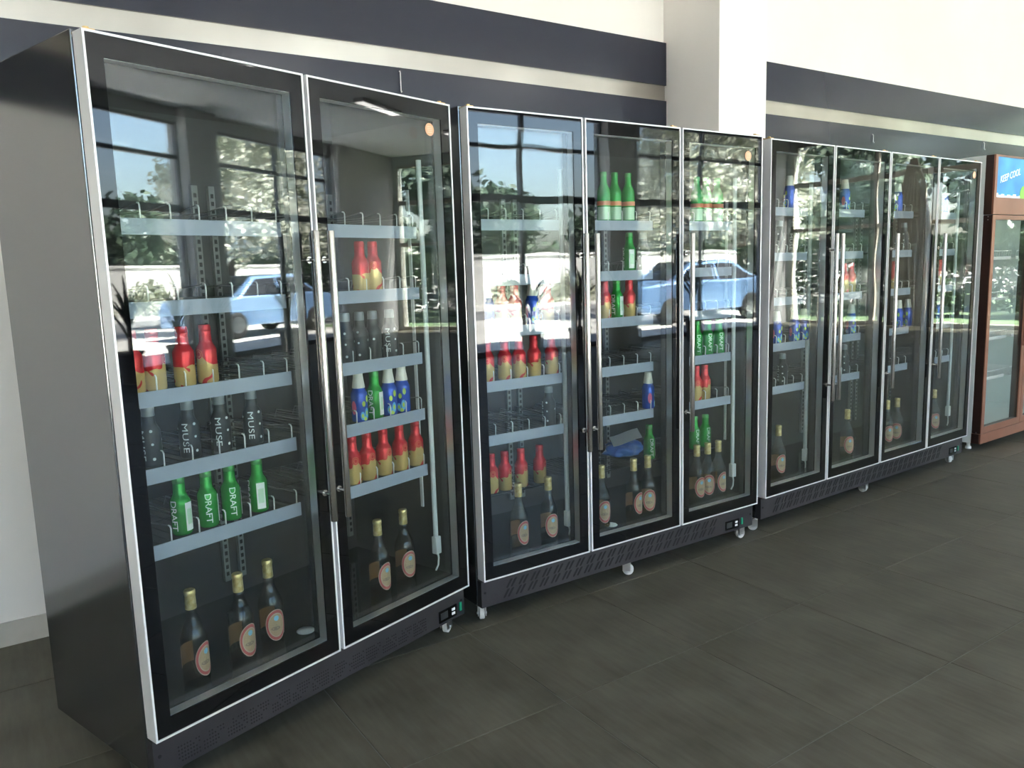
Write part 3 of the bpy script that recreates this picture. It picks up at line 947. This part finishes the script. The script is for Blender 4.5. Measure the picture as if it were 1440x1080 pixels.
# (cooler, door, shelf 0-4, 5 = recessed black shelf, 6 = floor): [(kind, px, py of the bottle top, turn in degrees)]
ROWS = {
    (1, 1, 2): [('r', 181, 468, -60), ('r', 211.7, 464, 40), ('r', 254, 461.7, 75), ('r', 286.7, 458, -75)],
    (1, 1, 3): [('k', 207, 575, -75), ('k', 262, 566, -52), ('k', 307, 559, -48), ('k', 352, 553, -45)],
    (1, 1, 4): [('g', 250, 672, -70), ('g', 288, 662, -28), ('g', 321, 655, -22), ('g', 360, 648, -110)],
    (1, 1, 6): [('G', 266, 829, 22), ('G', 333, 806, 8), ('G', 375, 787, -10)],
    (1, 2, 1): [('r', 504.6, 344, 60), ('r', 523, 344, -40)],
    (1, 2, 2): [('k', 486, 470, -100), ('k', 506, 466, -110), ('k', 520, 465, -170), ('k', 548, 462, -62)],
    (1, 2, 3): [('b', 503, 526.7, -30), ('g', 525, 523, -75), ('b', 545, 520, -50), ('b', 563.7, 516, -80)],
    (1, 2, 4): [('r', 494, 615.6, -20), ('r', 515, 609.6, -5), ('r', 537.8, 604.4, 5), ('r', 560.7, 597.8, -2), ('r', 583, 592.6, -22)],
    (1, 2, 6): [('G', 530, 731, 2), ('G', 566, 716, -12)],
    (2, 1, 2): [('b', 684, 411, -120), ('r', 705, 410, -20), ('r', 723, 408, 30), ('b', 748, 407, -40), ('r', 769, 406, 60)],
    (2, 1, 3): [('r', 684, 477, -30), ('r', 708.6, 474, -35), ('r', 729, 473, -40), ('r', 750, 471, 30), ('r', 774.8, 470, 0)],
    (2, 1, 4): [('k', 771.6, 558, -110)],
    (2, 1, 5): [('r', 690, 632, -20), ('r', 709, 628, 20), ('r', 732, 625, 10), ('r', 758, 620, 25)],
    (2, 1, 6): [('G', 728.8, 687.6, 5), ('G', 770.7, 679, -8)],
    (2, 2, 0): [('t', 848.5, 244, -35), ('t', 864, 244, -30), ('t', 883, 244, -38)],
    (2, 2, 1): [('g', 884.6, 327, -110), ('k', 904, 329, -130)],
    (2, 2, 2): [('r', 850, 401, -20), ('g', 867, 403, -75), ('r', 884.6, 400, 30)],
    (2, 2, 4): [('b', 911.4, 525.5, 25)],
    (2, 2, 5): [('g', 912.7, 591.6, -20)],
    (2, 2, 6): [('G', 845.6, 661, -15), ('G', 891, 651.4, 10), ('G', 910.8, 647, -28)],
    (2, 3, 0): [('t', 980, 255, -40), ('t', 991, 255, -40), ('t', 1008.6, 255, -40)],
    (2, 3, 3): [('g', 979.7, 448, -25), ('g', 995.5, 447.5, -25), ('g', 1011, 446.7, -25)],
    (2, 3, 4): [('r', 979, 511, -30), ('r', 989.7, 510, 10)],
    (2, 3, 5): [('g', 976.7, 578.7, -15), ('g', 992, 575.5, -15)],
    (2, 3, 6): [('G', 980, 628.7, -8), ('G', 995, 625.3, -35), ('G', 1010, 621, 0)],
    (3, 1, 0): [('b', 1110.6, 249.7, -140)],
    (3, 1, 1): [('k', 1096, 331, -120), ('k', 1117, 331, -90)],
    (3, 1, 3): [('b', 1092.5, 436.7, -40), ('b', 1117.7, 434.3, -45), ('b', 1130.6, 434, -60)],
    (3, 1, 4): [('k', 1100.7, 495.7, -110)],
    (3, 1, 6): [('G', 1095, 603, -18)],
    (3, 2, 0): [('b', 1188.6, 256.8, -20)],
    (3, 2, 2): [('r', 1187, 368.5, -30), ('r', 1197, 368.5, 0)],
    (3, 2, 3): [('b', 1197.5, 426.4, -50)],
    (3, 2, 4): [('k', 1187, 495, -110)],
    (3, 2, 6): [('G', 1192, 580, -30)],
    (3, 3, 0): [('b', 1263, 263, -120)],
    (3, 3, 1): [('k', 1271, 330, -120)],
    (3, 3, 2): [('r', 1256.6, 367, -30)],
    (3, 3, 3): [('b', 1264, 420, -110), ('b', 1277, 419, -120)],
    (3, 3, 6): [('G', 1248, 567, -30), ('G', 1262, 565, -60)],
    (3, 4, 0): [('b', 1328, 264.6, -120)],
    (3, 4, 2): [('r', 1321.5, 368.5, -30)],
    (3, 4, 3): [('b', 1318, 425.6, -120)],
    (3, 4, 6): [('G', 1314, 551, -35)],
}
HAND = {(1, 1): 'R', (1, 2): 'L', (2, 1): 'R', (2, 2): 'L', (2, 3): 'L', (3, 1): 'R', (3, 2): 'L', (3, 3): 'L', (3, 4): 'L'}
ZS = {1: Z1, 2: Z2, 3: Z3}
for (c, d, s), row in ROWS.items():
    fr = FR[c]
    if s < 5: zb = ZS[c][s] - 0.003
    elif s == 5: zb = LOW - 0.001
    else: zb = DECK
    spots = []
    for (kd, px, py, turn) in row:
        if kd == 'G':
            u, dd = fr.on_level(px, py, zb + GH)
            dd = min(max(dd, 0.105), 0.30 if c != 2 else 0.150)
            u, _ = fr.on_plane(px, py, dd)
        else:
            dd = 0.1345 if s < 5 else 0.225
            if kd == 'k' and s == 3: dd = 0.155
            if kd == 'g' and s == 4 and c == 1: dd = 0.148
            u, _ = fr.on_plane(px, py, dd)
        spots.append([kd, u, dd, turn])
    # keep neighbours from running into one another
    for q in range(1, len(spots)):
        rad = 0.0745 if spots[q][0] == 'G' else 0.0585
        du = spots[q][1] - spots[q - 1][1]
        dy = spots[q][2] - spots[q - 1][2]
        if du * du + dy * dy < rad * rad:
            need = math.sqrt(max(rad * rad - dy * dy, 0))
            spots[q][1] = spots[q - 1][1] + need
    nrow = len(spots)
    for q, (kd, u, dd, turn) in enumerate(spots):
        nm, txt = KIND[kd]
        nth = (nrow - q) if HAND[(c, d)] == 'R' else q + 1
        lab = txt + (', %s from handle' % ORD[nth] if nrow > 1 else '') + ', %s, %s, %s' % (SHN[s], DOORN[(c, d)], CN[c])
        place_bottle(nm, fr.at(u, dd, zb), fr.a + R(turn), lab, '%ss in the %s' % (txt, CN[c]))

# crumpled blue bag with a sheet of paper on the black shelf
bm = bmesh.new()
bmesh.ops.create_icosphere(bm, subdivisions=4, radius=1.0)
from mathutils import noise as mnoise
for v in bm.verts:
    p = v.co.copy()
    nse = mnoise.noise(p * 2.1) * 0.28 + mnoise.noise(p * 5.0 + Vector((3, 1, 2))) * 0.14
    q = p * (1 + nse)
    v.co = Vector((q.x * 0.105, q.y * 0.075, max(q.z, -0.55) * 0.045 + 0.025))
for f in bm.faces: f.smooth = True
me = bpy.data.meshes.new('plastic_bag'); bm.to_mesh(me); bm.free(); me.materials.append(MATS['bag_blue'])
o = link('plastic_bag', me, None, FR[2].at(1.055, 0.38, LOW + 0.001), (0, 0, 0.1))
zmin = min(v.co.z for v in me.vertices)
o.location.z = LOW - 0.001 - zmin
tag(o, 'crumpled blue plastic bag on the black shelf of the three-door cooler', 'bag')
mb = MB()
gw, gh = 6, 4
for yy in (0.0, 0.0012):
    for j in range(gh + 1):
        for i in range(gw + 1):
            x = -0.07 + 0.14 * i / gw; y = -0.05 + 0.10 * j / gh
            mb.v.append((x, y, 0.035 + 0.020 * math.sin(x * 18) + 0.25 * y + yy))
nn = (gw + 1) * (gh + 1)
for j in range(gh):
    for i in range(gw):
        k = j * (gw + 1) + i
        mb.f.append((k, k + gw + 1, k + gw + 2, k + 1)); mb.mi.append(0)
        mb.f.append((nn + k, nn + k + 1, nn + k + gw + 2, nn + k + gw + 1)); mb.mi.append(0)
edge = [i for i in range(gw + 1)] + [j * (gw + 1) + gw for j in range(1, gh + 1)] + [gh * (gw + 1) + i for i in range(gw - 1, -1, -1)] + [j * (gw + 1) for j in range(gh - 1, 0, -1)]
for a, b_ in zip(edge, edge[1:] + edge[:1]):
    mb.f.append((a, b_, nn + b_, nn + a)); mb.mi.append(0)
o = mb.build('paper_sheet', 'paper_white', None, True, R(60), FR[2].at(1.035, 0.345, LOW + 0.052), (0, 0, -0.5))
tag(o, 'bent white paper sheet lying on the crumpled blue bag', 'paper')

# ------------------------------------------------------------------ brown cooler with lit header
F4 = Frame(4.22, 0.21, R(1.5))
c4 = empty('display_cooler', F4.o, F4.a, 'brown-framed display cooler with blue header sign and grey side', 'cooler')
W4, D4, H4 = 1.22, 0.62, 2.026
for (a, b_) in ((0.0, 0.03), (W4 - 0.03, W4)):
    bevel_box('side_panel', a, b_, 0.062, D4, 0.05, H4, 0.003, 'cooler_grey', c4)
MB().box(0.03, W4 - 0.03, 0.062, D4, 1.66, H4 - 0.002).build('top_panel', 'cooler_grey', c4)
MB().box(0.03, W4 - 0.03, D4 - 0.03, D4, 0.052, 1.66).build('back_panel', 'liner_white', c4)
MB().box(0.03, W4 - 0.03, 0.062, D4 - 0.03, 0.052, 0.16).build('deck', 'liner_white', c4)
for (a, b_) in ((0.03, 0.036), (W4 - 0.036, W4 - 0.03)):
    MB().box(a, b_, 0.064, D4 - 0.03, 0.16, 1.66).build('side_liner', 'liner_white', c4)
hd = MB().frame(0.0, W4, 1.635, H4, 0.035, 0.035, 0.112, 0.012, 0.0, 0.012).build('header', 'brown_frame', c4)
MB().box(0.0, W4, 0.0125, 0.062, 1.635, H4).build('header_box', 'dark_brown', hd)
MB().box(0.035, W4 - 0.035, 0.008, 0.012, 1.747, H4 - 0.012).build('sign_sheet', 'sign_blue', hd)
tm = text_mesh('KEEP COOL', 0.062, 0.98, 0.0012)
for v in tm.vertices:
    x, y, z = v.co
    v.co = (x * 0.92 + 0.10 * y, 0.007 - z, y * 1.1 + 0.21 * x)
tm.materials.clear(); tm.materials.append(MATS['sign_text'])
for dx, dy, dz, mm_, nmx in ((0, 0, 0, 'sign_text', 'lettering'), (0.004, 0.0012, -0.005, 'sign_text_edge', 'lettering_shadow')):
    t2 = tm.copy()
    t2.materials.clear(); t2.materials.append(MATS[mm_])
    link(nmx, t2, hd, (0.243 + dx, dy, 1.895 + dz))
mb = MB()
mb.lathe([(0.0, -0.001), (0.060, -0.001), (0.060, 0.001), (0.0, 0.001)], 28, 0, (0.46, 0.0065, 1.775), 'y')
fru = mb.build('lime_print', 'lime', hd)
mb = MB()
mb.lathe([(0.0, -0.001), (0.052, -0.001), (0.052, 0.001), (0.0, 0.001)], 28, 0, (0.52, 0.0055, 1.81), 'y')
mb.build('lemon_print', 'lemon', hd)
mb = MB()
for k in range(9):
    x = 0.05 + k * 0.045
    hgt = (0.028, 0.016, 0.022, 0.012, 0.02, 0.014, 0.024, 0.012, 0.018)[k]
    mb.box(x - 0.022, x + 0.022, 0.0068, 0.008, 1.749, 1.749 + hgt)
mb.build('ice_print', 'ice_white', hd)
for k in range(2):
    x0 = 0.002 + k * (W4 / 2); x1 = x0 + W4 / 2 - 0.006
    dr = MB().frame(x0, x1, 0.125, 1.630, 0.042, 0.042, 0.045, 0.03, 0.0, 0.006).build('door', 'brown_frame', c4)
    MB().frame(x0, x1, 0.125, 1.630, 0.04, 0.04, 0.043, 0.028, 0.006, 0.040).build('door_edge', 'dark_brown', dr)
    MB().frame(x0, x1, 0.125, 1.630, 0.03, 0.03, 0.03, 0.03, 0.040, 0.061).build('gasket', 'dark_brown', dr)
    MB().box(x0 + 0.040, x1 - 0.040, 0.010, 0.014, 0.168, 1.602).build('pane', 'door_glass', dr)
    hx = x1 - 0.02 if k == 0 else x0 + 0.02
    bevel_box('handle', hx - 0.012, hx + 0.012, -0.012, 0.004, 0.70, 1.05, 0.004, 'brown_frame', dr)
MB().box(0.0, W4, 0.0, 0.062, 0.052, 0.122).build('kick_panel', 'brown_frame', c4)
MB().box(-0.003, 0.0, 0.012, 0.060, 0.055, 0.12).build('hinge', 'dark_brown', c4)
for z in (1.62, 1.60, 0.13):
    MB().lathe([(0.0, 0.0), (0.004, 0.0), (0.004, 0.003), (0.0, 0.003)], 10, 0, (-0.0025, 0.03, z), 'x').build('screw', 'aluminium', c4)
for x in (0.05, W4 - 0.05):
    for y in (0.10, D4 - 0.06):
        fo = MB().lathe([(0.0, 0.0), (0.020, 0.0), (0.020, 0.015), (0.012, 0.02), (0.012, 0.054), (0.0, 0.054)], 16, 0, (x, y, 0)).build('foot', 'plastic_white', c4)
for k in range(2):
    xa, xb = (0.05, 0.57) if k == 0 else (0.65, 1.17)
    for z in (1.39, 1.10, 0.815, 0.525):
        sh = MB()
        for zz in (z, z - 0.05):
            sh.tube([(xa, 0.11, zz), (xb, 0.11, zz)], 0.0035, 6)
        sh.box(xa, xb, 0.112, 0.114, z - 0.062, z - 0.040)
        for q in range(15):
            x = xa + (xb - xa) * q / 14
            sh.tube([(x, 0.108, z), (x, 0.112, z - 0.055), (x, D4 - 0.05, z - 0.055)], 0.0022, 5)
        for y in (0.3, D4 - 0.05):
            sh.tube([(xa, y, z - 0.058), (xb, y, z - 0.058)], 0.003, 6)
        sh.build('shelf', 'plastic_white', c4)

# ------------------------------------------------------------------ the far end of the room and the street (mirrored in the doors)
mb = MB()
nseg = 48
for i in range(nseg + 1):
    t = i / nseg
    yy = -0.5 + 1.0 * t
    xx = -0.09 + 0.04 * math.sin(t * 2 * PI * 8)
    for z, sc in ((0.02, 0.95), (0.9, 0.9), (1.9, 0.75), (2.6, 0.45), (3.2, 0.12)):
        mb.v.append((xx, yy * sc, z))
for i in range(nseg):
    for j in range(4):
        a = i * 5 + j
        mb.f.append((a, a + 5, a + 6, a + 1)); mb.mi.append(0)
o = mb.build('curtain', 'curtain', None, True, None, (XR - 0.04, -5.1, 0))
sm_ = o.modifiers.new('thick', 'SOLIDIFY'); sm_.thickness = 0.004
tag(o, 'long beige curtain gathered at its top on the far end wall', 'curtain')

# spiky pot plants inside the shop front
blade = MB()
pts = [(0, 0, 0.0, 0.012), (0.03, 0, 0.2, 0.026), (0.12, 0, 0.42, 0.022), (0.26, 0, 0.58, 0.012), (0.38, 0, 0.62, 0.001)]
for (x, y, z, w) in pts:
    blade.v += [(x, -w, z), (x + 0.004, 0, z - w * 0.4), (x, w, z)]
for i in range(4):
    a = i * 3
    for (p, q) in ((0, 1), (1, 2)):
        blade.f.append((a + p, a + q, a + 3 + q, a + 3 + p)); blade.mi.append(0)
blade_me = blade.mesh('leaf', 'leaf_blade')
for k, (x, lab) in enumerate(((5.4, 'spiky-leaved pot plant at the window beside the middle mullion'), (6.3, 'spiky-leaved pot plant between the mullion and the pillar'), (7.1, 'spiky-leaved pot plant right beside the grey pillar'), (8.9, 'spiky-leaved pot plant past the grey pillar near the trees'))):
    e = empty('pot_plant', (x, YS + 0.75, 0), k * 0.7, lab, 'plant')
    MB().lathe([(0.0, 0.0), (0.13, 0.0), (0.17, 0.38), (0.19, 0.40), (0.19, 0.43), (0.165, 0.43), (0.16, 0.39), (0.0, 0.39)], 24).build('pot', 'pot_clay', e, True, R(40))
    MB().tube([(0, 0, 0.38), (0.01, 0, 0.75)], 0.03, 8).build('stem', 'bark', e)
    for q in range(18):
        s_ = random.uniform(0.8, 1.2)
        lf = link('leaf', blade_me, e, (0, 0, 0.55 + 0.2 * random.random()), (0, random.uniform(-0.35, 0.5), q * 2.4))
        lf.scale = (s_, s_, s_)

gd = MB().box(-60, XR + 0.2, -90, YS - 0.2, -0.10, -0.02).box(XR + 0.2, 90, -90, 40, -0.10, -0.02).build('ground', 'pavement')
tag(gd, kind='structure')
rd = MB().box(-60, 80, -20, -16, -0.03, -0.012).build('road', 'asphalt')
tag(rd, kind='structure')
sw = empty('boundary_wall', (12, -24, -0.05), 0, 'low white boundary wall across the street, mirrored in the doors', 'wall')
MB().box(-30, 40, -0.12, 0.12, 0, 1.9).build('wall_body', 'render_white', sw)
MB().box(-30.1, 40.1, -0.18, 0.18, 1.9, 2.0).build('coping', 'render_white', sw)
bn = MB().box(-0.9, 0.9, -0.02, 0.02, -0.8, 0.8).build('banner', 'banner_red', None, False, None, (12.2, -23.79, 1.0))
tag(bn, 'red banner hung on the low white boundary wall', 'banner')


def tree(x, y, h, rad, z0, nleaf, leafm, label, ls=0.16):
    e = empty('tree', (x, y, -0.02), 0, label, 'tree', {'leaf_dark': 'dark background trees', 'leaf_mid': 'trees outside the end window'}.get(leafm, 'street trees'))
    MB().tube([(0, 0, 0), (0.05, 0.03, z0), (-0.02, 0.05, z0 + (h - z0) * 0.5)], [0.14, 0.11, 0.05], 10).build('trunk', 'bark', e, True)
    mb = MB()
    cl = [(random.uniform(-1, 1) * rad * 0.6, random.uniform(-1, 1) * rad * 0.6, random.uniform(z0 + 0.4, h - 0.4), random.uniform(0.35, 0.6) * rad) for _ in range(26)]
    for _ in range(nleaf):
        cx_, cy_, cz_, cr_ = random.choice(cl)
        d = Vector((random.gauss(0, 1), random.gauss(0, 1), random.gauss(0, 1))).normalized() * cr_ * random.random() ** 0.4
        p = Vector((cx_, cy_, cz_)) + d
        a = Vector((random.gauss(0, 1), random.gauss(0, 1), random.gauss(0, 1))).normalized()
        b_ = a.orthogonal().normalized() * ls * 0.5
        a = a * ls
        mb.add([p - a, p + b_, p + a, p - b_], [(0, 1, 2, 3)])
    f = mb.build('foliage', leafm, e)
    tag(f, kind='stuff')


for (x, y, h, rad, z0, lab) in ((13.9, -12.6, 7.0, 1.5, 1.8, 'leafy street tree straight across from the three-door cooler'), (17.6, -13.6, 7.4, 1.7, 1.7, 'leafy street tree behind the blue car'),
                                (21.6, -13.3, 7.2, 1.6, 0.6, 'leafy street tree past the blue car')):
    tree(x, y, h, rad, z0, 12000, 'leaf_sunlit', lab, 0.085)
for k in range(10):
    tree(-6 + k * 6.4 + random.uniform(-0.4, 0.4), -29 + random.uniform(-1, 1), random.uniform(4.6, 5.6), 2.4, 1.0, 1800, 'leaf_dark', 'dark bushy tree behind the low white boundary wall', 0.28)
for k in range(12):
    e = empty('hedge_bush', (-2 + k * 2.9, -22.6, -0.02), 0, 'sunlit green rounded bush in front of the low white boundary wall', 'bush', 'bushes along the boundary wall')
    mb = MB()
    for _ in range(700):
        d = Vector((random.gauss(0, 1), random.gauss(0, 1), abs(random.gauss(0, 1)))).normalized()
        rr_ = random.random() ** 0.3
        p = Vector((d.x * 1.2 * rr_, d.y * 0.6 * rr_, d.z * (1.0 + 0.4 * ((k * 7) % 3) / 2) * rr_))
        a = Vector((random.gauss(0, 1), random.gauss(0, 1), random.gauss(0, 1))).normalized() * 0.12
        b_ = a.orthogonal().normalized() * 0.06
        mb.add([p - a, p + b_, p + a, p - b_], [(0, 1, 2, 3)])
    tag(mb.build('foliage', 'leaf_sunlit', e), kind='stuff')
    MB().tube([(0, 0, 0), (0, 0, 0.6)], 0.05, 6).build('stem', 'bark', e)

for k, y in enumerate((-9.3, -5.6, -1.9, 1.8)):
    tree(20.5, y, 6.5, 1.65, 0.7, 6000, 'leaf_mid', 'dense green tree rising from the lawn outside the end window', 0.15)
for k in range(7):
    e = empty('hedge_bush', (17.4, -12.2 + k * 2.2, -0.02), R(90), 'dense green hedge bush on the lawn outside the end window', 'bush', 'hedge outside the end window')
    mb = MB()
    for _ in range(2600):
        p = Vector((random.uniform(-1.08, 1.08), random.uniform(-0.45, 0.45), 0.10 + 1.75 * random.random() ** 0.8))
        a = Vector((random.gauss(0, 1), random.gauss(0, 1), random.gauss(0, 1))).normalized() * 0.085
        b_ = a.orthogonal().normalized() * 0.055
        mb.add([p - a, p + b_, p + a, p - b_], [(0, 1, 2, 3)])
    tag(mb.build('foliage', 'leaf_mid', e), kind='stuff')
    MB().tube([(0, 0, 0), (0, 0, 1.2)], 0.05, 6).build('stem', 'bark', e)
lw_ = MB().box(XR + 1.2, 30, -11.3, 12, -0.03, -0.014).build('lawn', 'grass')
tag(lw_, 'green lawn outside the end window', 'lawn', None, 'stuff')

# parked car
ca = empty('car', (13.2, -11.4, -0.02), R(8), 'light blue parked car outside the shop-front windows', 'car')
prof = [(-2.0, 0.28), (-2.05, 0.62), (-1.95, 0.86), (-1.15, 0.95), (-0.55, 1.40), (0.75, 1.44), (1.45, 0.98), (1.98, 0.90), (2.05, 0.60), (2.0, 0.28)]
mb = MB()
nP = len(prof)
for y, ins in ((-0.82, 0), (0.82, 0)):
    for (x, z) in prof:
        tk = 0.16 if z > 1.0 else 0.0
        mb.v.append((x, y - math.copysign(tk, y), z))
mb.f.append(tuple(range(nP))); mb.mi.append(0)
mb.f.append(tuple(range(2 * nP - 1, nP - 1, -1))); mb.mi.append(0)
for i in range(nP):
    j = (i + 1) % nP
    mb.f.append((i, i + nP, j + nP, j)); mb.mi.append(0)
bo = mb.build('car_body', 'car_paint', ca)
bv = bo.modifiers.new('bevel', 'BEVEL'); bv.width = 0.05; bv.segments = 3
for sgn in (-1, 1):
    wq = [(-1.02, 0.98, 0.825), (-0.52, 1.33, 0.70), (0.08, 1.36, 0.70), (0.08, 0.98, 0.825)]
    wq2 = [(0.16, 0.98, 0.825), (0.16, 1.36, 0.70), (0.70, 1.36, 0.70), (1.28, 1.0, 0.825)]
    for q4 in (wq, wq2):
        vs = [(x, sgn * (yy + off), z) for off in (-0.02, 0.006) for (x, z, yy) in q4]
        MB_ = MB(); MB_.add(vs, [(0, 1, 2, 3), (7, 6, 5, 4), (0, 4, 5, 1), (1, 5, 6, 2), (2, 6, 7, 3), (3, 7, 4, 0)])
        MB_.build('side_window', 'car_glass', ca)
    for x in (-1.25, 1.28):
        wh = MB().lathe([(0.0, -0.10), (0.27, -0.10), (0.32, -0.07), (0.32, 0.07), (0.27, 0.10), (0.0, 0.10)], 28, 0, (x, sgn * 0.74, 0.32), 'y').build('wheel', 'tyre', ca, True, R(40))
        MB().lathe([(0.0, -0.11), (0.19, -0.105), (0.19, 0.105), (0.0, 0.11)], 20, 0, (x, sgn * 0.745, 0.32), 'y').build('hubcap', 'hub', wh)
for pts4 in (([(-1.12, 0.965), (-0.58, 1.40)]), ([(0.80, 1.40), (1.42, 1.00)])):
    (xa, za), (xb, zb_) = pts4
    nx, nz_ = -(zb_ - za), (xb - xa)
    ln = math.hypot(nx, nz_); nx, nz_ = nx / ln * 0.012, nz_ / ln * 0.012
    vs = [(xa + nx * s_, y, za + nz_ * s_) for s_ in (-1, 1) for y in (-0.60, 0.60)] + [(xb + nx * s_, y, zb_ + nz_ * s_) for s_ in (-1, 1) for y in (-0.56, 0.56)]
    q_ = MB(); q_.add(vs, [(0, 1, 3, 2), (4, 6, 7, 5), (0, 4, 5, 1), (2, 3, 7, 6), (0, 2, 6, 4), (1, 5, 7, 3)])
    q_.build('windscreen', 'car_glass', ca)
